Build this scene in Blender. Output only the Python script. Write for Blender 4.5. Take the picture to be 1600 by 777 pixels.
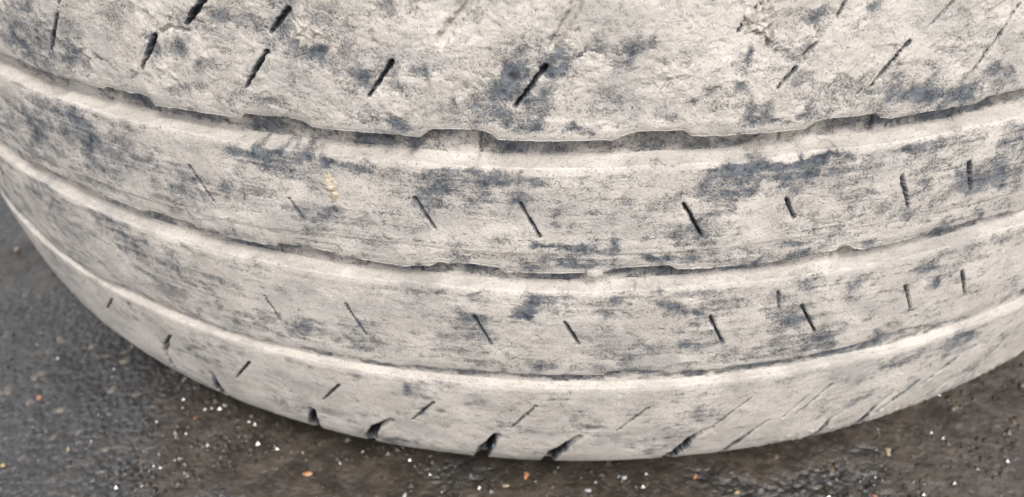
# A used car tyre caked in dried mud, lying on wet asphalt, seen close up.
# Units are metres; the tyre's axis is the world Z axis through the origin and the ground is z = 0.
import bpy, math, random
import numpy as np
from mathutils import Vector, Matrix

scene = bpy.context.scene
for o in list(bpy.data.objects):
    bpy.data.objects.remove(o)
random.seed(7)
LIFT = 0.014                       # the lower sidewall bulges 14 mm below the tread's own datum

# ---------------------------------------------------------------- camera
cam_d = bpy.data.cameras.new('camera')
cam = bpy.data.objects.new('camera', cam_d)
scene.collection.objects.link(cam)
scene.camera = cam
yaw, pitch, roll = -0.0746, 0.6726, -0.0430
fw = Vector((math.sin(yaw) * math.cos(pitch), math.cos(yaw) * math.cos(pitch), -math.sin(pitch)))
rt = Vector((math.cos(yaw), -math.sin(yaw), 0.0))
up = rt.cross(fw)
rt2 = rt * math.cos(roll) + up * math.sin(roll)
up2 = -rt * math.sin(roll) + up * math.cos(roll)
M = Matrix((rt2, up2, -fw)).transposed().to_4x4()
M.translation = Vector((0.0, -0.5226, 0.2746 + LIFT))
cam.matrix_world = M
cam_d.sensor_fit = 'HORIZONTAL'
cam_d.sensor_width = 36.0
cam_d.lens = 36.0 * 1354.33 / 1600.0
cam_d.clip_start = 0.01
cam_d.clip_end = 200.0
cam_d.dof.use_dof = True
cam_d.dof.focus_distance = 0.232
cam_d.dof.aperture_fstop = 15.0

# ---------------------------------------------------------------- overcast daylight
SUN_EL, SUN_AZ = math.radians(56), math.radians(158)      # azimuth clockwise from +Y
world = bpy.data.worlds.new('World')
scene.world = world
world.use_nodes = True
wn, wl = world.node_tree.nodes, world.node_tree.links
wn.clear()
sky = wn.new('ShaderNodeTexSky')
sky.sky_type = 'NISHITA'
sky.sun_disc = False
sky.sun_elevation = SUN_EL
sky.sun_rotation = SUN_AZ
sky.air_density = 1.0
sky.dust_density = 4.0
sky.ozone_density = 1.0
hs = wn.new('ShaderNodeHueSaturation')
hs.inputs['Saturation'].default_value = 0.35              # a cloud layer greys the sky
bg = wn.new('ShaderNodeBackground')
bg.inputs['Strength'].default_value = 0.13
wo = wn.new('ShaderNodeOutputWorld')
wl.new(sky.outputs[0], hs.inputs['Color'])
wl.new(hs.outputs[0], bg.inputs['Color'])
wl.new(bg.outputs[0], wo.inputs['Surface'])
sun_d = bpy.data.lights.new('sun', 'SUN')
sun_d.energy = 1.3
sun_d.angle = math.radians(13)
sun_d.color = (1.0, 0.975, 0.945)
sun = bpy.data.objects.new('sun', sun_d)
scene.collection.objects.link(sun)
sdir = Vector((math.sin(SUN_AZ) * math.cos(SUN_EL), math.cos(SUN_AZ) * math.cos(SUN_EL), math.sin(SUN_EL)))
sun.rotation_euler = sdir.to_track_quat('Z', 'Y').to_euler()

scene.view_settings.view_transform = 'Standard'
scene.view_settings.look = 'None'
scene.view_settings.exposure = 0.98
scene.view_settings.gamma = 1.0
scene.view_settings.use_curve_mapping = False
scene.render.engine = 'CYCLES'

# ---------------------------------------------------------------- measured features
# s = millimetres round the tread from the point facing the camera, q = millimetres across it from its middle
EDGE_TOP = [
    [-193.8,43.5], [-191.0,43.8], [-178.9,43.5], [-172.4,42.7], [-166.8,42.9], [-153.4,43.6], [-141.9,43.6], [-140.6,44.5], [-130.3,44.3], 
    [-127.5,45.0], [-124.0,44.3], [-121.9,42.5], [-108.1,43.1], [-91.6,43.3], [-90.3,44.7], [-80.3,45.0], [-72.1,44.9], [-69.2,43.5], [-63.2,43.4], 
    [-48.4,43.6], [-38.4,43.3], [-36.2,44.8], [-34.0,45.6], [-21.1,45.6], [-18.9,44.9], [-17.2,43.5], [-8.4,43.3], [13.0,43.3], [16.0,44.5], 
    [20.1,45.1], [31.6,44.9], [34.0,43.4], [43.9,43.1], [54.3,42.9], [64.8,42.9], [67.3,44.5], [71.7,44.7], [84.9,44.4], [85.9,43.3], [88.6,42.7], 
    [98.9,42.8], [115.9,42.6], [118.7,43.6], [131.2,43.8], 
]
EDGE_MID = [
    [-193.7,2.3], [-185.6,2.5], [-174.6,2.4], [-158.0,2.2], [-139.0,1.4], [-136.9,2.6], [-119.3,2.2], [-117.1,1.1], [-107.0,0.6], [-95.2,0.7], 
    [-88.3,0.8], [-87.1,2.1], [-77.4,2.3], [-70.2,2.2], [-67.1,1.0], [-58.9,0.9], [-47.4,0.3], [-38.2,1.3], [-36.4,2.4], [-25.8,2.6], [-18.3,2.0], 
    [-17.0,0.5], [-9.0,0.6], [6.4,0.7], [13.1,1.0], [14.5,2.0], [22.2,2.1], [30.5,2.1], [32.9,0.8], [40.8,0.6], [59.6,0.5], [81.0,1.7], [82.0,2.4], 
    [84.0,2.5], [86.6,0.9], [89.4,0.3], [99.8,0.4], [109.3,1.3], [116.5,1.6], [130.9,1.7], [146.3,0.5], 
]
EDGE_LOW = [
    [-226.9,-42.1], [-213.6,-43.5], [-183.1,-44.5], [-164.8,-41.0], [-136.5,-42.6], [-106.5,-43.4], [-81.5,-42.1], [-58.4,-42.5], [-40.3,-42.0], 
    [-19.1,-41.2], [-17.7,-41.6], [13.3,-41.8], [14.5,-40.3], [31.6,-41.0], [33.3,-42.1], [47.3,-41.9], [65.2,-41.8], [82.8,-41.2], [103.0,-40.0], 
    [112.0,-38.3], [133.2,-40.8], [150.9,-39.2], [164.1,-38.9], 
]
SIPES = [
    ['a',-153.5,64.2,-161.7,52.0,1.48,3], ['a',-150.0,69.9,-151.7,67.8,1.29,3], ['a',-115.7,63.9,-123.1,53.5,1.67,3], 
    ['a',-96.0,76.5,-104.0,68.5,2.04,3], ['a',-71.7,75.6,-77.5,69.2,1.85,2.4], ['a',-79.9,63.9,-87.6,53.2,1.67,3.4], 
    ['a',-44.4,63.7,-51.5,54.1,1.48,3.4], ['a',-4.5,63.5,-12.4,53.0,1.48,3.2], ['a',30.6,63.2,24.9,56.3,0.74,1.6], ['a',48.2,77.1,43.3,70.8,1.11,2.2], 
    ['a',59.4,60.1,55.5,55.4,0.93,2.6], ['a',64.2,66.3,61.3,63.6,0.74,1.0], ['a',89.9,63.7,81.3,52.9,1.11,3.2], ['a',70.6,76.6,68.9,72.4,0.93,2.2], 
    ['a',121.9,68.5,111.9,52.6,0.74,1.6], ['a',101.0,72.7,95.7,67.6,0.93,1.0], ['b',-113.5,24.2,-107.6,13.7,0.74,2.2], 
    ['b',-80.2,19.5,-76.7,13.3,0.55,1.2], ['b',-41.3,24.5,-36.2,14.8,0.74,2.4], ['b',-11.8,24.5,-6.3,13.5,0.74,2.6], ['b',33.1,23.3,39.0,12.2,1.11,3], 
    ['b',61.9,22.2,65.1,15.5,0.93,2.6], ['b',96.2,23.8,100.6,13.1,1.11,3], ['b',118.0,23.8,121.4,14.1,1.29,3.2], 
    ['c',-97.3,-21.0,-93.6,-30.5,0.74,1.8], ['c',-67.9,-17.7,-62.9,-30.1,0.74,2.2], ['c',-26.7,-17.3,-22.0,-28.6,0.74,2.4], 
    ['c',0.6,-18.1,5.2,-27.5,0.93,2.8], ['c',44.3,-17.9,49.5,-29.7,0.93,2.8], ['c',72.9,-17.9,79.7,-30.4,0.93,2.8], 
    ['c',107.6,-17.8,112.7,-29.0,0.93,2.8], ['c',128.6,-17.9,133.9,-29.6,0.93,2.6], ['c',64.4,-10.8,65.7,-17.6,0.55,1.2], 
    ['d',-182.1,-55.0,-193.7,-67.1,0.93,2.6], ['d',-152.2,-60.9,-160.2,-70.3,1.11,2.8], ['d',-114.1,-59.1,-125.0,-73.0,1.11,3], 
    ['d',-77.9,-58.9,-87.0,-71.1,1.11,3], ['d',-43.6,-60.2,-53.2,-73.1,1.11,3], ['d',-8.6,-58.3,-17.5,-71.6,1.11,3], 
    ['d',28.7,-59.7,18.6,-73.1,0.93,2.6], ['d',63.3,-59.6,52.6,-73.7,0.74,2.2], ['d',92.6,-59.6,82.9,-73.9,0.74,1.8], 
    ['d',131.4,-73.7,117.0,-89.5,1.67,2.8], ['d',148.3,-63.3,134.9,-76.5,1.29,2.2], ['d',148.8,-82.1,137.8,-91.6,1.11,2.2], 
    ['d',168.4,-76.6,155.8,-86.8,0.93,2.0], ['d',84.7,-63.7,77.9,-74.8,0.55,1.4], 
]
LATERALS = [
    ['d',[[-156.7,-66.5],[-163.6,-77.0],[-164.6,-86.0]],2.22,5], ['d',[[-139.3,-77.4],[-139.9,-88.3],[-140.9,-97.3]],2.96,5], 
    ['d',[[-93.9,-79.9],[-98.0,-98.0],[-99.0,-107.0]],2.77,6], ['d',[[-61.2,-75.3],[-69.1,-82.9],[-74.0,-94.0],[-75.0,-103.0]],2.59,6], 
    ['d',[[-22.8,-77.2],[-27.9,-86.9],[-30.7,-98.3],[-31.7,-107.3]],3.33,6], ['d',[[6.0,-76.5],[-2.8,-87.5],[-5.3,-97.0],[-6.3,-106.0]],2.96,6], 
    ['d',[[51.9,-75.2],[45.8,-80.4],[39.9,-94.8],[38.9,-103.8]],2.77,5], ['d',[[72.8,-75.3],[63.3,-87.0],[60.1,-96.0],[59.1,-105.0]],1.48,4], 
    ['d',[[106.8,-75.6],[98.4,-83.1],[96.9,-92.3],[95.9,-101.3]],1.29,4], ['d',[[123.4,-76.0],[116.5,-82.7],[114.3,-90.7],[113.3,-99.7]],1.48,3], 
    ['a',[[-21.3,81.8],[-27.6,73.6],[-30.5,69.7]],2.96,1.6], ['a',[[4.3,80.8],[0.9,73.8],[-2.3,69.1]],2.77,1.5], 
    ['a',[[-113.3,65.2],[-110.6,67.0],[-103.4,66.7]],0.93,1.2], ['a',[[49.4,79.1],[50.4,71.6],[51.6,66.4]],2.22,1.6], 
]
BARE = [
    [-154.0,56.9,9.1,6.1,24,0.5], [-169.7,41.4,12.6,2.9,3,0.5], [-179.9,55.6,14.0,6.0,37,0.4], [-117.4,60.2,3.8,2.4,43,0.7], 
    [-107.0,61.4,2.9,1.6,1,0.9], [-101.2,58.8,1.5,1.0,33,0.8], [-124.5,51.0,3.1,2.0,33,0.7], [-108.8,49.3,5.4,3.5,19,0.6], [-91.4,71.3,5.7,3.2,9,0.35], 
    [-131.0,66.3,8.7,4.9,25,0.3], [-63.9,66.1,3.7,2.6,46,1.1], [-69.1,67.9,2.4,1.8,-13,0.6], [-48.4,71.2,1.4,0.9,11,0.7], [-54.1,57.7,3.4,2.4,-10,0.7], 
    [-81.7,60.2,4.4,2.1,53,0.6], [-81.4,50.3,6.2,3.3,-3,0.6], [-60.1,60.5,1.3,1.0,17,0.7], [-44.6,46.2,5.7,1.6,1,0.8], [-38.0,62.3,2.0,1.4,80,0.7], 
    [-41.0,56.5,2.4,2.0,64,0.6], [-34.8,60.3,4.1,1.3,87,0.6], [-56.3,46.1,4.5,1.2,-1,0.6], [-96.4,56.7,9.3,5.2,47,0.3], [-74.1,59.2,7.1,5.2,-2,0.3], 
    [-13.9,59.9,4.5,2.4,73,1.2], [-18.3,53.0,5.5,3.5,32,0.6], [-1.6,63.9,3.2,2.1,71,1.1], [-7.5,46.8,4.0,1.4,-2,1.1], [4.2,46.6,4.7,1.2,-2,1.05], 
    [-9.1,51.4,4.3,3.7,25,0.7], [6.4,67.3,2.2,1.4,7,0.9], [11.2,67.6,2.6,1.6,-32,0.95], [16.8,66.2,3.1,1.8,79,1.1], [19.8,71.0,3.1,1.6,68,0.8], 
    [15.6,76.6,3.3,2.2,26,0.5], [-4.9,55.8,2.3,1.7,72,0.8], [-27.7,50.1,5.0,3.4,-2,0.4], [46.8,65.5,4.2,1.7,-83,0.9], [46.0,57.2,1.9,1.5,-61,0.8], 
    [33.8,52.9,1.7,1.3,-12,0.8], [28.3,48.8,2.5,1.4,-4,0.6], [51.1,47.9,3.8,1.8,15,1.0], [55.7,45.7,4.3,0.9,-1,1.1], [64.0,73.7,3.9,2.4,14,0.6], 
    [86.3,49.4,2.4,1.7,9,0.8], [93.5,46.6,7.5,1.8,4,0.85], [109.4,45.8,5.2,2.2,0,0.7], [98.6,49.4,4.1,1.8,-2,0.5], [120.3,51.2,3.7,1.7,-20,0.6], 
    [36.0,78.0,1.5,0.8,-83,0.9], [78.3,74.1,1.5,0.9,-17,0.8], [51.7,73.1,6.3,1.6,-83,0.5], [-136.1,41.9,4.1,2.1,5,1.1], [-111.9,41.1,4.2,1.9,-3,1], 
    [-102.5,38.1,3.7,1.2,4,1.1], [-156.7,42.7,7.6,1.3,-7,0.6], [-80.6,43.1,5.5,1.8,2,0.9], [-73.0,41.7,2.8,1.4,0,0.8], [-55.9,41.6,6.6,1.6,-3,1.2], 
    [-48.7,40.7,2.7,1.9,6,1], [-41.7,38.5,2.0,1.4,74,1], [-32.5,41.6,3.0,1.6,-1,0.9], [-15.3,39.5,1.7,0.9,-13,0.8], [45.1,39.2,2.2,1.5,-16,1], 
    [51.3,38.8,3.3,1.8,5,1.1], [88.1,40.4,2.4,1.5,-59,0.9], [96.0,39.5,5.5,1.8,2,0.85], [105.9,39.4,4.2,1.8,-5,0.8], [122.5,40.0,6.8,2.8,8,1], 
    [82.4,40.9,4.6,1.6,0,0.4], [-84.3,33.9,12.6,1.4,2,0.75], [-62.5,34.0,7.4,1.5,-3,0.7], [-102.8,17.6,6.1,2.8,48,0.55], [-65.6,18.3,2.0,1.2,13,0.95], 
    [-80.9,30.0,10.2,2.5,-1,0.55], [-72.0,35.2,12.1,2.5,1,0.55], [-40.7,28.1,7.2,3.8,-3,0.55], [-33.3,29.9,4.7,3.6,19,0.75], 
    [-23.5,29.5,5.0,3.5,78,0.7], [-19.0,32.6,5.5,2.5,-2,0.7], [-8.6,31.7,7.4,1.2,6,0.95], [-10.4,25.9,2.4,1.8,-4,0.7], [-2.2,18.9,3.3,1.4,83,0.75], 
    [2.0,9.4,11.6,1.1,-2,1], [14.9,11.6,2.2,1.8,-80,1], [21.3,19.4,7.1,5.2,-8,0.5], [28.0,24.9,5.1,3.5,17,0.8], [32.4,13.5,5.7,3.8,-7,0.75], 
    [38.4,26.6,4.7,2.8,-17,0.5], [63.6,26.0,6.4,5.0,-64,0.7], [68.5,29.8,7.5,3.3,-2,0.7], [45.0,32.3,6.8,4.5,0,0.6], [53.6,33.4,5.5,1.6,-4,0.6], 
    [66.1,34.0,9.2,0.9,1,0.85], [74.2,34.5,11.5,1.1,1,0.85], [103.7,19.1,4.9,2.6,-25,0.6], [120.6,19.6,9.2,5.2,-35,0.75], [133.7,14.8,8.8,4.9,-29,0.7], 
    [101.4,11.4,6.0,3.1,1,0.5], [-161.9,30.0,8.7,3.3,3,0.5], [-153.4,24.8,10.8,4.1,-1,0.5], [-183.7,19.9,11.7,5.4,19,0.4], 
    [-145.3,19.0,14.7,4.2,-8,0.3], [-130.6,22.6,10.5,2.0,2,0.6], [-52.7,37.3,5.4,1.6,-3,0.5], [29.1,35.9,6.8,1.2,3,0.5], [102.4,32.9,12.4,1.5,0,0.55], 
    [2.9,4.7,3.5,1.8,-3,1.2], [-5.3,5.0,5.9,1.9,7,0.6], [11.5,4.6,4.0,1.3,-2,0.75], [24.8,4.8,2.3,1.1,-13,1], [30.3,4.9,2.2,1.5,25,1.05], 
    [36.0,4.0,2.3,1.1,-13,0.7], [65.7,4.9,3.9,1.3,-4,0.9], [-30.9,4.7,2.7,1.4,10,0.4], [-56.2,6.4,2.9,1.1,-2,0.4], [-112.5,-2.0,2.6,1.6,20,0.9], 
    [-107.2,-2.3,1.8,1.3,14,0.8], [-99.2,-1.7,3.0,2.0,15,1], [-86.5,-0.1,6.2,1.7,9,0.8], [-73.4,0.7,5.3,2.0,4,1], [-62.7,-0.4,2.9,1.6,-1,1.1], 
    [-42.2,-0.1,3.0,1.0,83,1], [-36.4,-0.4,2.0,1.1,10,0.7], [-28.2,0.2,6.1,1.7,1,1.1], [-19.9,-0.1,3.4,1.3,-1,0.7], [-11.9,-0.7,2.8,1.1,-2,0.6], 
    [17.7,-0.4,4.6,1.6,0,1.1], [29.6,1.0,3.7,2.2,-6,1.1], [37.1,-0.5,5.8,1.3,-6,0.9], [49.3,-0.8,5.0,1.6,-2,0.95], [56.9,-0.5,2.9,1.3,-4,0.9], 
    [69.2,1.0,6.2,1.8,1,1.0], [81.5,-0.0,2.7,1.7,-59,1.1], [91.9,-0.0,6.0,2.1,7,1], [110.7,0.2,4.3,1.8,-3,0.6], [120.0,0.7,5.9,2.6,0,1], 
    [128.6,1.4,3.1,1.6,-51,0.9], [137.6,0.1,3.0,1.3,-8,0.9], [9.5,-2.6,4.1,1.0,7,0.9], [-30.6,-13.7,3.7,1.9,82,0.55], [-11.2,-11.9,3.7,2.3,90,0.75], 
    [16.4,-13.6,6.5,3.9,-4,0.65], [32.4,-12.0,4.9,3.1,-6,0.8], [39.5,-16.4,2.4,2.0,-25,0.95], [48.1,-14.8,3.8,2.6,-9,0.6], [72.8,-8.5,5.1,3.1,-5,0.8], 
    [89.1,-13.0,6.2,3.8,-2,0.8], [119.0,-20.2,2.6,2.0,-7,1], [111.8,-11.7,5.0,2.2,4,0.6], [67.2,-22.9,8.8,7.6,-59,0.4], [-98.4,-32.2,6.3,5.3,-18,0.45], 
    [-87.5,-32.1,6.7,4.2,0,0.5], [-27.0,-19.1,4.9,3.1,12,0.5], [10.0,-24.0,4.3,2.1,-3,0.5], [37.6,-26.9,3.9,2.1,-5,0.4], [84.4,-33.5,6.8,4.3,-56,0.75], 
    [102.2,-42.8,4.4,3.5,-13,0.5], [-122.9,-19.6,12.1,3.9,-6,0.4], [-141.8,-17.5,12.0,6.6,-6,0.4], [-160.3,-10.2,12.2,6.2,35,0.4], 
    [-11.3,-15.5,2.7,1.0,7,0.8], [-38.1,-8.9,4.0,0.8,6,0.3], [29.2,-6.3,3.7,0.8,5,0.95], [17.0,-6.9,1.3,0.5,-2,0.9], [-25.4,-7.5,4.8,0.8,4,0.6], 
    [-86.3,-42.5,3.1,1.6,16,0.9], [-101.0,-42.2,3.5,1.3,6,0.7], [-47.7,-42.6,1.7,1.2,8,0.9], [-43.1,-43.8,2.0,1.6,55,1], [-28.5,-41.8,3.0,1.5,10,0.6], 
    [-18.1,-42.0,1.8,1.6,86,1], [-7.5,-43.5,2.1,1.8,27,0.9], [0.3,-43.9,3.7,1.9,-3,1], [15.6,-42.5,2.1,1.8,-18,1.1], [22.7,-42.2,4.2,1.5,-9,0.9], 
    [41.2,-42.9,3.0,1.5,-7,0.7], [55.9,-43.2,4.6,2.0,-3,1], [62.5,-51.2,3.1,1.4,-7,0.7], [64.4,-43.5,2.4,1.7,-32,0.8], [78.3,-42.5,4.5,1.9,-4,0.7], 
    [106.0,-40.0,3.5,1.7,6,0.9], [-131.2,-43.4,3.2,1.6,2,0.9], [-48.3,-56.5,5.2,3.6,53,0.7], [-41.4,-64.2,4.1,3.2,61,0.65], 
    [-81.4,-47.6,2.8,1.3,12,0.8], [-70.5,-52.3,2.8,1.7,7,0.6], [-138.9,-62.2,7.0,2.0,28,0.75], [-138.9,-69.5,6.4,1.5,22,0.6], 
    [-61.9,-91.6,6.1,3.4,20,0.8], [115.5,-72.1,4.7,3.1,-39,1.0], [145.0,-54.5,5.9,4.0,-29,1.0], [114.3,-58.4,6.4,4.5,27,0.5], 
    [47.9,-63.2,4.7,2.9,-22,0.35], [107.6,-72.4,3.4,2.8,-24,0.5], [138.8,-59.7,3.5,2.4,-68,0.5], [-175.7,-56.7,8.3,3.8,22,0.5], 
    [-103.9,-78.7,8.3,3.2,14,0.6], [-20.5,-68.7,4.6,3.8,27,0.3], [-68.1,-70.8,5.8,2.8,29,0.25], [39.9,-69.5,9.2,1.1,-10,0.4], 
    [28.1,-86.9,7.2,1.4,-10,0.4], 
]
STONES = [
    [-235.8,-269.6,10,'o'], [-301.1,-162.5,15,'t'], [-209.3,-297.7,9,'t'], [-233.2,-306.9,8,'y'], [-103.6,-308.2,14,'o'], [-22.4,-311.9,9,'t'], 
    [-14.4,-306.8,11,'o'], [53.1,-305.9,9,'o'], [68.6,-313.1,8,'y'], [-6.2,-316.6,7,'y'], [167.0,-268.1,9,'y'], [132.4,-291.8,13,'t'], 
    [188.3,-275.1,12,'b'], [107.7,-301.2,10,'b'], [-159.8,-280.0,7,'o'], [121.2,-313.3,8,'r'], [10.2,-313.6,8,'w'], [24.8,-307.1,10,'w'], 
    [-62.2,-317.7,8,'w'], [86.7,-295.4,9,'b'], [114.4,-296.7,7,'w'], 
]
BEAD_LINE = [
    [-93.8,7.2], [-67.9,9.1], [-44.3,8.9], [-29.2,8.0], [-14.4,7.5], [3.8,7.6], [21.9,7.3], [36.4,7.6], [58.6,8.1], [83.6,8.9], 
]
CL = [(-67.4, 70.4), (0, 0), (48.8, 72.0), (0, 0), (8.1, 63.2), (9.4, .6), (-66.4, 24.9), (29.3, 59.9)]
STONE_LABELS = [
    'orange pebble lying alone on the grey asphalt left of the tyre',
    'tan pebble farthest up the asphalt, close beside the tyre\'s left side',
    'tan pebble between the lone orange pebble and the bottom left corner',
    'yellow pebble at the left border, nearest the bottom left corner',
    'largest orange pebble, below the notches at the left of the tyre\'s lowest rib',
    'tan pebble touching close beside an orange one below the tyre\'s lowest point',
    'orange pebble just right of a tan one below the tyre\'s lowest point',
    'orange pebble under the tyre edge, right of the white chips',
    'yellow pebble at the bottom border, right of the last orange pebble',
    'yellow pebble at the bottom border below the tan and orange pair',
    'bright yellow pebble close to the tyre\'s rising edge on the right',
    'large tan pebble below the right of the tyre\'s edge',
    'brown pebble at the right border on the wet asphalt',
    'brown pebble below a small white chip near the right of the bottom edge',
    'small orange pebble in the shadow of the tyre\'s left edge',
    'red pebble at the bottom border right of the tyre\'s lowest point',
    'white chip standing for a wet glint at the bottom border, below the brightest white chip',
    'largest white stone chip, just under the tyre\'s lowest edge',
    'white chip standing for a wet glint at the bottom border between two orange pebbles',
    'brown pebble tucked closest under the tyre\'s edge on the right',
    'smallest white chip standing for a wet glint, above a brown pebble on the right',
]

# ---------------------------------------------------------------- noise on the tread's own coordinates
def _hash(ix, iy, seed):
    h = (ix * 374761393 + iy * 668265263 + seed * 974634777) & 0xffffffff
    h = ((h ^ (h >> 13)) * 1274126177) & 0xffffffff
    return ((h ^ (h >> 16)) & 0xffff).astype(np.float32) / 32767.5 - 1.0

def vnoise(x, y, seed):
    fx, fy = np.floor(x), np.floor(y)
    ix, iy = fx.astype(np.int64), fy.astype(np.int64)
    u, v = (x - fx).astype(np.float32), (y - fy).astype(np.float32)
    u = u * u * u * (u * (u * 6 - 15) + 10)
    v = v * v * v * (v * (v * 6 - 15) + 10)
    a, b = _hash(ix, iy, seed), _hash(ix + 1, iy, seed)
    c, d = _hash(ix, iy + 1, seed), _hash(ix + 1, iy + 1, seed)
    return (a + (b - a) * u) * (1 - v) + (c + (d - c) * u) * v

def fbm(x, y, octaves, seed, gain=0.5):
    out, amp, f, tot = 0.0, 1.0, 1.0, 0.0
    for k in range(octaves):
        c, s = math.cos(0.7 * k + 0.3), math.sin(0.7 * k + 0.3)
        out = out + amp * vnoise((x * c - y * s) * f + 17.3 * k, (x * s + y * c) * f - 9.1 * k, seed + k)
        tot += amp
        amp *= gain
        f *= 2.03
    return out / tot * 1.7

def sstep(a, b, x):
    t = np.clip((x - a) / (b - a), 0, 1)
    return t * t * (3 - 2 * t)

# ---------------------------------------------------------------- the tread's cross-section
R0 = 0.331
_pc = np.polyfit(np.array([.0262, .071, .112, .155, .194]) - .112, np.array([.3265, .3316, .331, .3282, .3230]), 3)
ARC = .028
def _profile():
    z = np.linspace(.0262, .194, 1641)
    r = np.polyval(_pc, z - .112)
    d = np.polyval(np.polyder(_pc), z - .112)
    nr, nz = 1 / np.hypot(1, d), -d / np.hypot(1, d)
    def arc(k, sign):
        c0, c1 = r[k] - ARC * nr[k], z[k] - ARC * nz[k]
        a = np.linspace(np.arctan2(nz[k], nr[k]), sign * np.pi / 2, 440)
        return np.array([c0 + ARC * np.cos(a), c1 + ARC * np.sin(a), np.cos(a), np.sin(a)])
    b, t = arc(0, -1), arc(-1, 1)
    A = np.concatenate([b[:, ::-1][:, :-1], np.array([r, z, nr, nz]), t[:, 1:]], axis=1)
    q = np.concatenate([[0], np.cumsum(np.hypot(np.diff(A[0]), np.diff(A[1])))])
    return q - np.interp(.112, A[1], q), A
_Q, _A = _profile()
QMIN, QMAX = _Q[0] * 1000, _Q[-1] * 1000

def on_tread(s, q, h):
    """Millimetres (s round, q across, h out from the surface) to a point in metres."""
    qq = q * .001
    r, z, nr, nz = (np.interp(qq, _Q, a) for a in _A)
    r = r + nr * h * .001
    z = z + nz * h * .001 + LIFT
    ph = s * .001 / R0
    return np.stack([r * np.sin(ph), -r * np.cos(ph), z], axis=-1)

CIRC = 2 * math.pi * R0 * 1000
def spacing(a, b, step):
    return list(np.arange(a, b, step))
S_COLS = np.array(spacing(-255, 215, .45) + spacing(215, 330, 1.2) + spacing(330, 560, 3) + spacing(560, CIRC - 600, 9)
                  + spacing(CIRC - 600, CIRC - 370, 3) + spacing(CIRC - 370, CIRC - 255.5, 1.2))
S_COLS = np.where(S_COLS > CIRC / 2, S_COLS - CIRC, S_COLS)
S_COLS = S_COLS[np.argsort(S_COLS)]

def edge(table):
    t = np.array(table)
    xs, ys = t[:, 0], t[:, 1]
    m = float(np.median(ys))
    ys = ys + .2 * (ys - np.array([np.mean(ys[np.abs(xs - x) < 35]) for x in xs]))      # steps as deep as they were moulded
    def f(s):
        base = np.interp(s, xs, ys)
        per = m + 1.9 * (sstep(.02, .05, (s / 62.0) % 1) - sstep(.62, .68, (s / 62.0) % 1)) - .8
        out = sstep(xs[-1], xs[-1] + 8, s) + 1 - sstep(xs[0] - 8, xs[0], s)
        return base * (1 - out) + per * out + .05 * vnoise(s / 1.7, s * 0, 91) + .03 * vnoise(s / .6, s * 0, 92)
    return f
edge_top, edge_mid, edge_low = edge(EDGE_TOP), edge(EDGE_MID), edge(EDGE_LOW)
def upper(q0, seed):
    return lambda s: q0 + .45 * vnoise(s / 23.0, s * 0, seed) + .18 * vnoise(s / 4.0, s * 0, seed + 1)

# ---------------------------------------------------------------- materials
def nodes(name):
    m = bpy.data.materials.new(name)
    m.use_nodes = True
    nt = m.node_tree
    nt.nodes.clear()
    out = nt.nodes.new('ShaderNodeOutputMaterial')
    bs = nt.nodes.new('ShaderNodeBsdfPrincipled')
    nt.links.new(bs.outputs[0], out.inputs[0])
    return m, nt, bs

def N(nt, kind, **kw):
    n = nt.nodes.new('ShaderNode' + kind)
    for k, v in kw.items():
        if hasattr(n, k):
            setattr(n, k, v)
        else:
            n.inputs[k].default_value = v
    return n

def noise(nt, co, scale, detail=4.0, rough=.55):
    n = N(nt, 'TexNoise', Scale=scale, Detail=detail, Roughness=rough)
    nt.links.new(co, n.inputs['Vector'])
    return n.outputs['Fac']

def math_(nt, op, a, b=None, clamp=False):
    n = N(nt, 'Math', operation=op, use_clamp=clamp)
    for i, v in enumerate((a, b)):
        if v is None:
            continue
        if isinstance(v, (int, float)):
            n.inputs[i].default_value = v
        else:
            nt.links.new(v, n.inputs[i])
    return n.outputs[0]

def ramp(nt, fac, lo, hi, a=0.0, b=1.0):
    n = N(nt, 'MapRange', interpolation_type='SMOOTHSTEP')
    n.inputs['From Min'].default_value = lo
    n.inputs['From Max'].default_value = hi
    n.inputs['To Min'].default_value = a
    n.inputs['To Max'].default_value = b
    nt.links.new(fac, n.inputs['Value'])
    return n.outputs[0]

def mix(nt, fac, a, b):
    n = N(nt, 'Mix', data_type='RGBA')
    for i, v in ((0, fac), (6, a), (7, b)):
        if isinstance(v, (int, float, tuple)):
            n.inputs[i].default_value = v if not isinstance(v, tuple) else (*v, 1.0)
        else:
            nt.links.new(v, n.inputs[i])
    return n.outputs[2]

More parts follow.
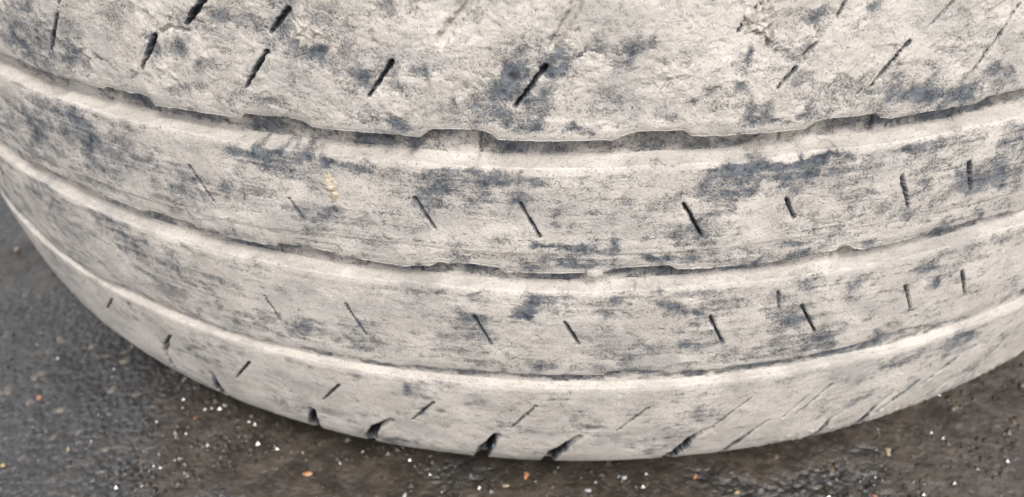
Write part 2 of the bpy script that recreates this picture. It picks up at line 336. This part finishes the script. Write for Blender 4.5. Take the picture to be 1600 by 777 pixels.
def muddy_rubber():
    m, nt, bs = nodes('muddy_rubber')
    co = N(nt, 'TexCoord').outputs['Object']
    cov = N(nt, 'Attribute', attribute_name='mud').outputs['Fac']
    g1 = noise(nt, co, 1300, 5, .68)                # sub-millimetre grain of the mud film
    g2 = noise(nt, co, 3000, 3, .6)
    g3 = noise(nt, co, 300, 5, .65)
    v = cov
    for g, k in ((g1, 3.1), (g2, 1.8), (g3, 1.3)):
        v = math_(nt, 'ADD', v, math_(nt, 'MULTIPLY', math_(nt, 'SUBTRACT', g, .5), k))
    mask = ramp(nt, v, -.88, .42)
    tone = ramp(nt, noise(nt, co, 55, 6, .65), .34, .66)
    mud = mix(nt, tone, (.424, .387, .346), (.552, .508, .459))
    mp = N(nt, 'Mapping')                            # wiped round the tyre, so the smears run along the ribs
    mp.inputs['Scale'].default_value = (1.0, 1.0, 2.1)
    nt.links.new(co, mp.inputs['Vector'])
    mud = mix(nt, ramp(nt, noise(nt, mp.outputs[0], 34, 6, .68), .47, .64, 0, .62), mud, (.30, .285, .268))
    mud = mix(nt, ramp(nt, g3, .50, .68, 0, .35), mud, (.34, .318, .295))
    mud = mix(nt, ramp(nt, g1, .56, .66, 0, .85), mud, (.185, .170, .156))
    mud = mix(nt, ramp(nt, g2, .60, .74, 0, .75), mud, (.70, .685, .665))
    film = mix(nt, ramp(nt, noise(nt, co, 420, 5, .65), .36, .66), (.038, .047, .060), (.150, .164, .182))
    film = mix(nt, ramp(nt, cov, -1.9, -1.1), (.014, .014, .015), film)  # slot shade painted in: rubber turns almost black where mud is lowest
    col = mix(nt, mask, film, mud)
    nt.links.new(col, bs.inputs['Base Color'])
    nt.links.new(ramp(nt, mask, 0, 1, .46, .92), bs.inputs['Roughness'])
    bs.inputs['Specular IOR Level'].default_value = .45
    h = math_(nt, 'ADD', math_(nt, 'MULTIPLY', mask, .5), math_(nt, 'ADD', math_(nt, 'MULTIPLY', g1, .7), math_(nt, 'MULTIPLY', g3, .8)))
    b = N(nt, 'Bump', Strength=.9, Distance=.0006)
    nt.links.new(h, b.inputs['Height'])
    nt.links.new(b.outputs[0], bs.inputs['Normal'])
    return m

def plain_rubber():
    m, nt, bs = nodes('bare_rubber')
    co = N(nt, 'TexCoord').outputs['Object']
    g = noise(nt, co, 700, 4)
    nt.links.new(mix(nt, ramp(nt, g, .45, .8), (.018, .018, .019), (.085, .080, .074)), bs.inputs['Base Color'])
    bs.inputs['Roughness'].default_value = .75
    b = N(nt, 'Bump', Strength=.5, Distance=.0003)
    nt.links.new(g, b.inputs['Height'])
    nt.links.new(b.outputs[0], bs.inputs['Normal'])
    return m

def clod_mat(name, a, b_):
    m, nt, bs = nodes(name)
    co = N(nt, 'TexCoord').outputs['Object']
    g = noise(nt, co, 600, 6, .65)
    nt.links.new(mix(nt, ramp(nt, g, .35, .65), a, b_), bs.inputs['Base Color'])
    bs.inputs['Roughness'].default_value = .95
    b = N(nt, 'Bump', Strength=.9, Distance=.0006)
    nt.links.new(g, b.inputs['Height'])
    nt.links.new(b.outputs[0], bs.inputs['Normal'])
    return m

def asphalt():
    m, nt, bs = nodes('wet_asphalt')
    co = N(nt, 'TexCoord').outputs['Object']
    big = noise(nt, co, 9, 4, .6)
    mid = noise(nt, co, 90, 5, .6)
    fine = noise(nt, co, 420, 5, .65)
    vor = N(nt, 'TexVoronoi', Scale=330)
    nt.links.new(co, vor.inputs['Vector'])
    sep = N(nt, 'SeparateColor')
    nt.links.new(vor.outputs['Color'], sep.inputs[0])
    film = N(nt, 'Attribute', attribute_name='silt').outputs['Fac']
    film = ramp(nt, math_(nt, 'ADD', film, math_(nt, 'MULTIPLY', math_(nt, 'SUBTRACT', mid, .5), .9)), .3, .75)
    stone = mix(nt, ramp(nt, sep.outputs[0], .2, .95), (.027, .0255, .0245), (.047, .0445, .042))
    stone = mix(nt, ramp(nt, sep.outputs[1], .965, .985), stone, (.12, .10, .08))
    silt = mix(nt, ramp(nt, mid, .35, .68), (.033, .0265, .0205), (.072, .058, .045))
    col = mix(nt, film, stone, silt)
    col = mix(nt, ramp(nt, fine, .58, .76, 0, .5), col, (.090, .083, .074))
    nt.links.new(col, bs.inputs['Base Color'])
    rg = math_(nt, 'ADD', ramp(nt, mid, .38, .62, .08, .34), ramp(nt, big, .35, .65, -.04, .14))
    nt.links.new(rg, bs.inputs['Roughness'])
    bs.inputs['Specular IOR Level'].default_value = .5
    wet = ramp(nt, noise(nt, co, 22, 4, .6), .34, .5)          # a film of water over the stones
    nt.links.new(wet, bs.inputs['Coat Weight'])
    bs.inputs['Coat Roughness'].default_value = .05
    bs.inputs['Coat IOR'].default_value = 1.33
    stones = math_(nt, 'MULTIPLY', math_(nt, 'MULTIPLY', vor.outputs['Distance'], -1.3), ramp(nt, film, .05, .9, .62, .12))
    h = math_(nt, 'ADD', stones, math_(nt, 'ADD', math_(nt, 'MULTIPLY', mid, .8), math_(nt, 'MULTIPLY', fine, .65)))
    b = N(nt, 'Bump', Strength=.95, Distance=.0016)
    nt.links.new(h, b.inputs['Height'])
    nt.links.new(b.outputs[0], bs.inputs['Normal'])
    nt.links.new(b.outputs[0], bs.inputs['Coat Normal'])
    return m

def stone_mat(name, a, b_):
    m, nt, bs = nodes(name)
    co = N(nt, 'TexCoord').outputs['Object']
    nt.links.new(mix(nt, ramp(nt, noise(nt, co, 350, 4), .35, .65), a, b_), bs.inputs['Base Color'])
    bs.inputs['Roughness'].default_value = .35
    return m

MUDDY, RUBBER = muddy_rubber(), plain_rubber()
CLOD_PALE = clod_mat('pale_dry_mud', (.34, .312, .278), (.50, .465, .42))
CLOD_BROWN = clod_mat('brown_dry_mud', (.235, .205, .175), (.49, .45, .405))
CLOD_TAN = clod_mat('tan_clay', (.33, .26, .18), (.50, .44, .36))
ASPHALT = asphalt()

# ---------------------------------------------------------------- mesh helpers
def link(name, me, mat, parent=None):
    o = bpy.data.objects.new(name, me)
    me.materials.append(mat)
    scene.collection.objects.link(o)
    if parent is not None:
        o.parent = parent
    return o

def grid_mesh(name, P, wrap, attrs=None):
    """P is rows x columns x 3; columns close on themselves when wrap is set."""
    nr, nc = P.shape[:2]
    me = bpy.data.meshes.new(name)
    idx = np.arange(nr * nc, dtype=np.int32).reshape(nr, nc)
    if wrap:
        nxt = np.roll(idx, -1, axis=1)
        a, b, c, d = idx[:-1], nxt[:-1], nxt[1:], idx[1:]
    else:
        a, b, c, d = idx[:-1, :-1], idx[:-1, 1:], idx[1:, 1:], idx[1:, :-1]
    f = np.stack([a, b, c, d], axis=-1).reshape(-1, 4)
    me.vertices.add(nr * nc)
    me.vertices.foreach_set('co', P.astype(np.float32).reshape(-1))
    me.loops.add(f.size)
    me.loops.foreach_set('vertex_index', f.reshape(-1))
    me.polygons.add(len(f))
    me.polygons.foreach_set('loop_start', np.arange(0, f.size, 4, dtype=np.int32))
    me.polygons.foreach_set('use_smooth', np.ones(len(f), dtype=bool))
    for k, v in (attrs or {}).items():
        at = me.attributes.new(k, 'FLOAT', 'POINT')
        at.data.foreach_set('value', v.astype(np.float32).reshape(-1))
    me.update(calc_edges=True)
    return me

# ---------------------------------------------------------------- mud cover and slots as functions of (s, q)
def cover(S, Qm, base, streak):
    big = fbm(S / 17.0, Qm / 13.0, 3, 11)
    mid = fbm(S / 3.6, Qm / 2.8, 4, 23, .6)
    c = base + .30 * big + .42 * mid
    if streak:
        c = c + streak * fbm(S / 22.0, Qm / 1.0, 4, 37, .6)
    wx, wy = 2.0 * fbm(S / 6.0, Qm / 6.0, 3, 51), 1.5 * fbm(S / 5.0, Qm / 5.0, 3, 61)
    s1, q1 = S[0], Qm
    for (ps, pq, ra, rb, ang, st) in BARE:
        reach = 2.0 * max(ra, rb) + 5
        j0, j1 = np.searchsorted(s1, ps - reach), np.searchsorted(s1, ps + reach)
        if j1 - j0 < 2:
            continue
        rows = np.nonzero((np.min(Qm[:, j0:j1], axis=1) < pq + reach) & (np.max(Qm[:, j0:j1], axis=1) > pq - reach))[0]
        if len(rows) == 0:
            continue
        sl = (slice(rows[0], rows[-1] + 1), slice(j0, j1))
        k = min(1.6, .45 * math.sqrt(ra * rb))
        x, y = S[sl] - ps + k * wx[sl], Qm[sl] - pq + k * wy[sl]
        ca, sa = math.cos(math.radians(ang)), math.sin(math.radians(ang))
        d2 = ((x * ca + y * sa) / max(ra * 1.25, 1.0)) ** 2 + ((-x * sa + y * ca) / max(rb * 1.25, .8)) ** 2
        c[sl] -= 1.12 * st * np.exp(-1.25 * d2 ** 1.15)
    return c

def seg_dist(S, Qm, a, b):
    ax, ay = a
    dx, dy = b[0] - ax, b[1] - ay
    L2 = dx * dx + dy * dy + 1e-9
    t = np.clip(((S - ax) * dx + (Qm - ay) * dy) / L2, 0, 1)
    return np.hypot(S - ax - t * dx, Qm - ay - t * dy), t

def cut(S, Qm, H, C, pts, width, depth, ragged=.25, bare=1.0, taper=0.0):
    """Press a slot along pts into H (height) and thin the mud C and paint shade inside it."""
    for a, b in zip(pts[:-1], pts[1:]):
        s0, s1 = min(a[0], b[0]) - width * 2 - 1, max(a[0], b[0]) + width * 2 + 1
        j0, j1 = np.searchsorted(S[0], s0), np.searchsorted(S[0], s1)
        if j1 - j0 < 2:
            continue
        q0, q1 = min(a[1], b[1]) - width * 2 - 1, max(a[1], b[1]) + width * 2 + 1
        rows = np.nonzero((np.min(Qm[:, j0:j1], axis=1) < q1) & (np.max(Qm[:, j0:j1], axis=1) > q0))[0]
        if len(rows) == 0:
            continue
        sl = (slice(rows[0], rows[-1] + 1), slice(j0, j1))
        d, t = seg_dist(S[sl], Qm[sl], a, b)
        w = width * .5 * (1 + ragged * (vnoise(S[sl] / .9, Qm[sl] / .9, 71) + .8 * vnoise(S[sl] / 3.0, Qm[sl] / 3.0, 73)))
        w = np.maximum(.2, w * (1 - taper * sstep(.45, 1.0, t)))
        if taper < 0:                                          # opens towards the tyre's edge
            w = width * .5 * (1 + .2 * vnoise(S[sl] / .9, Qm[sl] / .9, 71)) * (.75 + .55 * sstep(-78, -92, Qm[sl]))
        k = 1 - sstep(w * .55, w * 1.15 + .12, d)
        open_ = .38 + .62 * sstep(-79, -88, Qm[sl]) if taper < 0 else 1.0
        k = k * open_
        H[sl] = np.minimum(H[sl], H[sl] * (1 - k) - depth * k)
        C[sl] -= (1 - sstep(w * .9, w * 1.2 + .22, d)) * min(1.0, depth / 2.2) * 2.0 * bare * (open_ ** 1.6 if taper < 0 else 1.0)  # bare rubber plus painted shade, also over the slot's lit wall

# ---------------------------------------------------------------- the tyre
tyre = bpy.data.objects.new('car_tyre', None)
scene.collection.objects.link(tyre)
tyre['label'] = 'used car tyre caked in pale dried mud, lying on its side on wet asphalt'
tyre['category'] = 'tyre'

def more_slots(code):
    """The same pattern carried on round the part of the tread that the photograph does not show."""
    out = []
    rng = random.Random(5)
    span = {'a': (58, 13, -8), 'b': (20, 11, 5), 'c': (-23, 9, 5), 'd': (-66, 7, -7)}[code]
    s = 190.0 if code != 'a' else 150.0
    while s < CIRC - 240:
        ss = s if s < CIRC / 2 else s - CIRC
        out.append((ss + span[2] * .5, span[0] + span[1] * .5, ss - span[2] * .5, span[0] - span[1] * .5, .8, 2.6))
        s += rng.uniform(26, 36)
    return out

def sipe_floor(parent, pts, width, depth):
    """The bare rubber bottom of one slot: a narrow sagging strip lying inside it."""
    rows = []
    n = 7
    P = np.array(pts, float)
    seglen = np.hypot(*np.diff(P, axis=0).T)
    cum = np.concatenate([[0], np.cumsum(seglen)]) / seglen.sum()
    t = np.linspace(.05, .95, n)
    cs, cq = np.interp(t, cum, P[:, 0]), np.interp(t, cum, P[:, 1])
    ds, dq = np.gradient(cs), np.gradient(cq)
    L = np.hypot(ds, dq)
    ns, nq = -dq / L, ds / L
    for k, (off, dep) in enumerate(((-.36, .62), (-.15, .76), (.15, .76), (.36, .62))):
        rows.append(on_tread(cs + ns * off * width, cq + nq * off * width, -depth * dep * np.ones(n)))
    me = grid_mesh('sipe', np.array(rows), False)
    return link('sipe', me, RUBBER, parent)

def rib(code, name, q_lo, q_hi, d_lo, d_hi, step, base, streak, thick, rough, label=None):
    s = S_COLS
    lo = q_lo(s) if q_lo else np.full(len(s), QMIN + .1)
    hi = q_hi(s) if q_hi else np.full(len(s), QMAX - .1)
    qs, hs_, kind = [], [], []
    if q_lo:
        for t in np.linspace(1, .06, 9):                       # the wall that looks down, under the lower edge
            qs.append(lo - .10 * d_lo * t + .22 * vnoise(s / 2.2, s * 0 + 3 * t, 41))
            hs_.append(np.full(len(s), -d_lo * t)); kind.append(0)
    mlo, mhi = float(np.median(lo)), float(np.median(hi))
    n = max(8, int((mhi - mlo) / step))
    v = np.linspace(0, 1, n)
    if code == 'a':                                            # rows thin out beyond what the camera sees
        v = np.concatenate([np.linspace(0, .58, int(n * .58)), np.linspace(.60, 1, 18)])
    if code == 'd':
        v = np.concatenate([np.linspace(0, .2, 10)[:-1], np.linspace(.2, 1, int(n * .82))])
    for t in v:
        qs.append(lo + (hi - lo) * t); hs_.append(np.zeros(len(s))); kind.append(1)
    if q_hi:
        for t in np.linspace(.05, 1, 15):                      # the wall that looks up, with mud lying in its foot
            qs.append(hi + .10 * d_hi * t + .14 * d_hi * t ** 4 + .20 * vnoise(s / 3.1, s * 0 + 2 * t, 47))
            hs_.append(np.full(len(s), -.25 - (d_hi - .25) * t)); kind.append(2)
    Qm, H = np.array(qs), np.array(hs_)
    K = np.array(kind)[:, None] * np.ones_like(Qm)
    S = np.broadcast_to(s, Qm.shape)
    C = cover(S, Qm, base, streak)
    C = np.where(K == 0, C - .15, C)
    C = np.where(K == 2, C + .55, C)
    top = K == 1
    C = C - .22 * (1 - sstep(-175, -105, S))
    # worn edges
    if q_lo:
        x = np.clip((Qm - lo) / 1.3, 0, 1)
        H = H - np.where(top, .40 * (1 - x) ** 2, 0)
        lip = np.exp(-((Qm - lo - .7) / .9) ** 2) * (.35 + .3 * fbm(S / 9.0, Qm * 0, 2, 83))
        C = C + np.where(top, lip, 0)
    if q_hi:
        x = np.clip((hi - Qm) / 1.6, 0, 1)
        H = H - np.where(top, .25 * (1 - x) ** 2, 0)
        C = C + np.where(top, .35 * np.exp(-((hi - Qm) / 1.8) ** 2), 0)
    # mud
    lay = fbm(S / 15.0, Qm / 10.0, 5, 171, .55)
    layer = sstep(-.04, .05, lay + .1)
    C = C + np.where(top, (.34 * layer - .22) * (1.0 if code == 'a' else .7), 0)
    lum = fbm(S / 5.5, Qm / 4.6, 4, 101, .55)
    cov = sstep(-.12, .22, C)
    calm = np.where(top, sstep(.2, 3.5, Qm - lo) * (sstep(.2, 2.5, hi - Qm)), .25)
    H = H + layer * calm * (.26 if code == 'a' else .08)
    H = H + cov * thick * calm * (.55 + .55 * lum) + (.35 + .65 * calm) * rough * fbm(S / 1.25, Qm / 1.05, 3, 131, .6) * (.35 + .65 * cov)
    if code == 'a':
        flake = np.abs(fbm(S / 4.2, Qm / 3.4, 3, 151))          # crust that has broken into plates
        H = H - .20 * cov * calm * sstep(.25, .7, fbm(S / 1.5, Qm / 1.3, 3, 157)) - cov * calm * .30 * (1 - sstep(.0, .09, flake)) * sstep(-.1, .5, fbm(S / 21.0, Qm / 15.0, 2, 161))
    if code == 'b':                                            # a moulded line runs above the lower edge
        bl = np.array(BEAD_LINE)
        bq = np.interp(s, bl[:, 0], bl[:, 1])
        H = H - np.where(top, .34 * (1 - sstep(-.28, .1, Qm - bq)), 0)
        C = C + np.where(top, .5 * np.exp(-((Qm - bq + .1) / .32) ** 2), 0)
    if code == 'd':                                            # crumbs of mud clinging to the lower right of the edge
        crumb = np.maximum(0, fbm(S / 1.6, Qm / 1.6, 3, 181, .6) - .05) * sstep(50, 95, S) * sstep(-86, -90, Qm) * 1.0
        H = H + .55 * crumb
    if code in 'cd':
        H = H - np.where(top, .05 * np.exp(-((hi - 3.4 - Qm) / .9) ** 2), 0)
    slots = [t[1:] for t in SIPES if t[0] == code] + more_slots(code)
    for (a0, a1, b0, b1, w, dep) in slots:
        wide = 1.9 if code == 'd' and 75 < a0 < 185 else 1.0    # the slots close up and open wider at the right
        cut(S, Qm, H, C, [(a0, a1), (b0, b1)], max(w * .60 * wide, .55), dep * wide ** .5, .55, 1.0, .55)
    lats = [t[1:] for t in LATERALS if t[0] == code]
    for pts, w, dep in lats:
        cut(S, Qm, H, C, pts, w * (1.0 if code == 'a' else 1.15), dep * (1.0 if code == 'a' else 1.7), .4, .0 if code == 'a' else 1.4, 0.0 if code == 'a' else -1.0)
    P = on_tread(S, Qm, H)
    o = link(name, grid_mesh(name, P, True, {'mud': C}), MUDDY, tyre)
    if label:
        o['label'] = label
    for (a0, a1, b0, b1, w, dep) in [t[1:] for t in SIPES if t[0] == code and t[6] >= 1.8]:
        sipe_floor(o, [(a0, a1), (b0, b1)], max(w * .6, .45), dep)
    return o

up_mid, up_low, up_bot = upper(35.4, 301), upper(-6.0, 311), upper(-48.7, 321)
rib_a = rib('a', 'shoulder_rib', edge_top, None, 6.2, 0, .45, .46, .06, .30, .045, 'uppermost tread rib under the thickest flaking mud')
rib_b = rib('b', 'tread_rib', edge_mid, up_mid, 4.9, 6.2, .44, .34, .30, .16, .05, 'tread rib with a moulded line above its lower edge')
rib_c = rib('c', 'tread_rib', edge_low, up_low, 2.9, 4.9, .44, .42, .30, .14, .04, 'plain tread rib between the middle and lowest grooves')
rib_d = rib('d', 'shoulder_rib', None, up_bot, 0, 2.9, .46, .60, .28, .14, .04, 'lowest tread rib with notched outer edge near the ground')

def groove(q_bot, q_top, depth, marks):
    s = S_COLS
    a, b = q_bot(s) + .2, q_top(s) + .6
    v = np.linspace(-.08, 1.05, 24)[:, None]
    Qm = (a - .0) + (b - a) * v
    S = np.broadcast_to(s, Qm.shape)
    C = cover(S, Qm, -.10, .12)
    C = C + .12 + .5 * fbm(S / 11.0, Qm / 30.0, 2, 231)
    C = C + .7 * (1 - sstep(.02, .22, v * np.ones_like(Qm) + .16 * fbm(S / 5.0, Qm / 5.0, 3, 201)))
    C = C + .35 * fbm(S / 2.0, Qm / 1.2, 4, 241, .65)
    H = -depth + .10 + .3 * sstep(.0, .5, C) + .12 * fbm(S / 1.6, Qm / 1.3, 3, 211)
    for (ms, w) in marks:                                       # moulded bars and slits across the groove
        cut(S, Qm, H, C, [(ms, float(np.min(Qm))), (ms + .4, float(np.max(Qm)))], w * .6, depth + .5, .3, .25)
    return link('tread_groove', grid_mesh('tread_groove', on_tread(S, Qm, H), True, {'mud': C}), MUDDY, tyre)

groove(up_mid, edge_top, 6.2, [(60.0, .9), (87.5, 1.6), (-127, 1.2), (-168, 1.0), (-23, .8)])
groove(up_low, edge_mid, 4.9, [(-43, 1.0), (32.6, .8), (82, 1.8), (-90, 1.1), (120, 1.0)])
groove(up_bot, edge_low, 2.9, [(-34, .9), (13, .8), (62, 1.0), (-80, 1.0)])

# the casing: sidewalls, beads and lining, down to the ground and round the inside
def ring(name, pts, mat, n=160, sub=6, mudv=.35):
    t = np.linspace(0, len(pts) - 1, (len(pts) - 1) * sub + 1)
    p = np.array(pts, float)
    # Catmull-Rom through the profile points
    out = []
    for x in t:
        i = min(int(x), len(p) - 2); f = x - i
        p0, p1, p2, p3 = p[max(i - 1, 0)], p[i], p[i + 1], p[min(i + 2, len(p) - 1)]
        out.append(.5 * ((2 * p1) + (p2 - p0) * f + (2 * p0 - 5 * p1 + 4 * p2 - p3) * f * f + (3 * p1 - p0 - 3 * p2 + p3) * f ** 3))
    out = np.array(out)
    ph = np.linspace(0, 2 * math.pi, n, endpoint=False)
    P = np.stack([out[:, :1] * np.sin(ph), -out[:, :1] * np.cos(ph), np.broadcast_to(out[:, 1:] + LIFT, (len(out), n))], axis=-1)
    A = mudv + .4 * fbm(ph[None, :] * 40 + 0 * P[..., 0], out[:, :1] * 150 + 0 * P[..., 0], 3, 401)
    return link(name, grid_mesh(name, P, True, {'mud': A}), mat, tyre)

low = [(.2992, .0071), (.290, .0015), (.276, -.0085), (.262, -.0138), (.248, -.0138), (.232, -.0085), (.218, .003), (.208, .018)]
high = [(r - .003, .224 - z) for r, z in low]
ring('sidewall', low, MUDDY)
ring('sidewall', high, MUDDY)
ring('bead', [(.208, .018), (.2035, .026), (.2035, .034), (.210, .036)], RUBBER)
ring('bead', [(.205, .206), (.2005, .198), (.2005, .190), (.207, .188)], RUBBER)
ring('inner_lining', [(.210, .036), (.224, .020), (.245, .006), (.272, .010), (.298, .030), (.316, .065), (.3195, .112), (.314, .158), (.294, .192), (.268, .212), (.242, .216), (.221, .203), (.207, .188)], RUBBER)

def clod(name, s, q, rs, rq, h, mat, parent, seed, ragged=.35, label=None):
    """An irregular flattened lump of mud stuck to the tread."""
    na, nr = 96, 26
    a = np.linspace(0, 2 * math.pi, na, endpoint=False)[None, :]
    rr = np.linspace(1, 0.02, nr)[:, None]
    out = 1 + ragged * fbm(np.cos(a) * 1.6 + seed, np.sin(a) * 1.6, 5, seed, .65)
    S_ = s + rs * rr * out * np.cos(a)
    Q_ = q + rq * rr * out * np.sin(a)
    H_ = h * (1 - rr ** 2.6) * (.7 + .75 * fbm(S_ / 2.4, Q_ / 2.0, 4, seed + 3, .55)) - .25 * (rr > .97) + .05
    o = link(name, grid_mesh(name, on_tread(S_, Q_, H_), True), mat, parent)
    if label:
        o['label'] = label
    return o

clod('mud_clod', *CL[0], 3.4, 4.6, .7, CLOD_BROWN, rib_a, 3, .8)
clod('mud_clod', *CL[2], 4.0, 6.0, 1.0, CLOD_BROWN, rib_a, 5, .8)
clod('mud_clod', *CL[4], 5.0, 4.2, .5, CLOD_PALE, rib_a, 7, .4)
clod('mud_clod', *CL[5], 2.5, 1.3, .3, CLOD_PALE, rib_b, 9, .12, 'small round lump of mud hanging under the rib edge')
clod('mud_smear', *CL[6], 2.4, 4.4, .7, CLOD_TAN, rib_b, 11, .5, 'tan clay smear')
clod('mud_clod', *CL[7], 8.0, 6.0, .6, CLOD_PALE, rib_a, 13, .5)

# ---------------------------------------------------------------- the ground: one sheet to the horizon
gx = np.array(sorted(set(list(np.round(-.46 - np.geomspace(.01, 40, 30), 4)) + spacing(-.46, .34, .0018) + list(np.round(.34 + np.geomspace(.01, 40, 30), 4)))))
gy = np.array(sorted(set(list(np.round(-.40 - np.geomspace(.01, 40, 30), 4)) + spacing(-.40, .06, .0018) + list(np.round(.06 + np.geomspace(.01, 40, 30), 4)))))
GX, GY = np.meshgrid(gx, gy)
near = (GX > -.47) & (GX < .35) & (GY > -.41) & (GY < .07)
mx, my = GX * 1000, GY * 1000
relief = .40 * fbm(mx / 45, my / 45, 3, 501) + .20 * fbm(mx / 9, my / 9, 3, 511) + .30 * np.maximum(0, fbm(mx / 4.6, my / 4.6, 2, 521) - .1)
relief = np.where(near, relief - .75, -.75)
rad = np.hypot(mx, my)
relief = relief - 1.0 * np.exp(-((rad - 258) / 35) ** 2)
silt = .80 + .5 * fbm(mx / 60, my / 60, 3, 531) + .5 * sstep(-.03, .05, (GX + .165) + .35 * (GY + .30)) - .55
ground = link('ground', grid_mesh('ground', np.stack([GX, GY, relief * .001], axis=-1), False, {'silt': silt}), ASPHALT)
ground['kind'] = 'structure'

# ---------------------------------------------------------------- stones
STONE_MATS = {
    'o': stone_mat('orange_stone', (.34, .15, .065), (.42, .24, .13)),
    't': stone_mat('tan_stone', (.26, .20, .13), (.38, .30, .21)),
    'y': stone_mat('yellow_stone', (.36, .25, .10), (.46, .34, .17)),
    'b': stone_mat('brown_stone', (.13, .09, .065), (.22, .16, .115)),
    'r': stone_mat('red_stone', (.26, .10, .075), (.34, .16, .12)),
    'w': stone_mat('white_glint_chip', (.36, .36, .37), (.52, .52, .54)),  # pale chips stand in for wet sparkles, glint put into their colour
}
def stone_mesh(seed, rx, ry, rz):
    rng = np.random.RandomState(seed)
    na, nb = 12, 7
    a = np.linspace(0, 2 * math.pi, na, endpoint=False)
    b = np.linspace(-1.35, 1.45, nb)
    A, B = np.meshgrid(a, b)
    k = 1 + .34 * fbm(np.cos(A) * np.cos(B) * 1.4 + seed, np.sin(A) * np.cos(B) * 1.4 + np.sin(B), 2, seed) + rng.uniform(-.04, .04, A.shape)
    P = np.stack([rx * k * np.cos(A) * np.cos(B), ry * k * np.sin(A) * np.cos(B), rz * k * np.sin(B)], axis=-1)
    me = grid_mesh('pebble', P, True)
    return me

for i, (px, py, r, k) in enumerate(STONES):
    R = r * .075e-3 * 1.5
    rng = random.Random(i + 40)
    me = stone_mesh(i + 1, R * rng.uniform(1.2, 1.7), R * rng.uniform(.7, 1.0), R * rng.uniform(.4, .55))
    o = link('pebble', me, STONE_MATS[k])
    o.location = (px * .001, py * .001, -.0006)
    o.rotation_euler = (rng.uniform(-.2, .2), rng.uniform(-.2, .2), rng.uniform(0, 3))
    o['label'] = STONE_LABELS[i]
    o['category'] = 'pebble'
    o['group'] = 'small stones scattered on the wet asphalt'

# grit: the countless small grains lying on the asphalt
rng = np.random.RandomState(12)
base_v = np.array([(1, 0, 0), (.3, .95, 0), (-.8, .6, 0), (-.8, -.6, 0), (.3, -.95, 0), (.1, .05, .8)])
faces0 = [(0, 1, 5), (1, 2, 5), (2, 3, 5), (3, 4, 5), (4, 0, 5)]
V, F = [], []
cnt = 0
WET_SPOTS = [(-159, -273), (-150, -275), (-136, -293), (-158, -290), (-168, -308), (-171, -316), (-161, -303), (-147, -296), (-183, -261), (-172, -257), (25, -307), (-45, -316), (179, -286), (173, -296), (140, -309), (117, -313), (-69, -293), (-90, -297), (-124, -293), (167, -259), (194, -255)]      # where the wet grains lie thickest (mm)
while cnt < 3000:
    x, y = rng.uniform(-.42, .30), rng.uniform(-.36, .02)
    wet = cnt >= 2400
    if wet:
        wx, wy = WET_SPOTS[rng.randint(len(WET_SPOTS))]
        x, y = wx * .001 + rng.normal(0, .011), wy * .001 + rng.normal(0, .007)
    if math.hypot(x, y) < .262:
        continue
    r = .0007 + .0011 * rng.rand() if wet else .0004 + .0011 * rng.rand() ** 3
    an = rng.uniform(0, 6.28)
    ca, sa = math.cos(an), math.sin(an)
    v = base_v * (r, r * rng.uniform(.6, 1), r * rng.uniform(.55, .95)) + rng.uniform(-.15, .15, base_v.shape) * r
    v = np.stack([v[:, 0] * ca - v[:, 1] * sa + x, v[:, 0] * sa + v[:, 1] * ca + y, v[:, 2] - .0004], axis=-1)
    V.extend(map(tuple, v)); F.extend([tuple(q + cnt * 6 for q in f) for f in faces0])
    cnt += 1
me = bpy.data.meshes.new('grit')
me.from_pydata(V, [], F)
gm, nt, bs = nodes('wet_grit')
co = N(nt, 'TexCoord').outputs['Object']
nt.links.new(mix(nt, ramp(nt, noise(nt, co, 260, 2), .3, .75), (.026, .022, .018), (.055, .045, .036)), bs.inputs['Base Color'])
bs.inputs['Roughness'].default_value = .19
g = link('grit', me, gm)
g['kind'] = 'stuff'
g['label'] = 'small wet grains of grit on the asphalt'
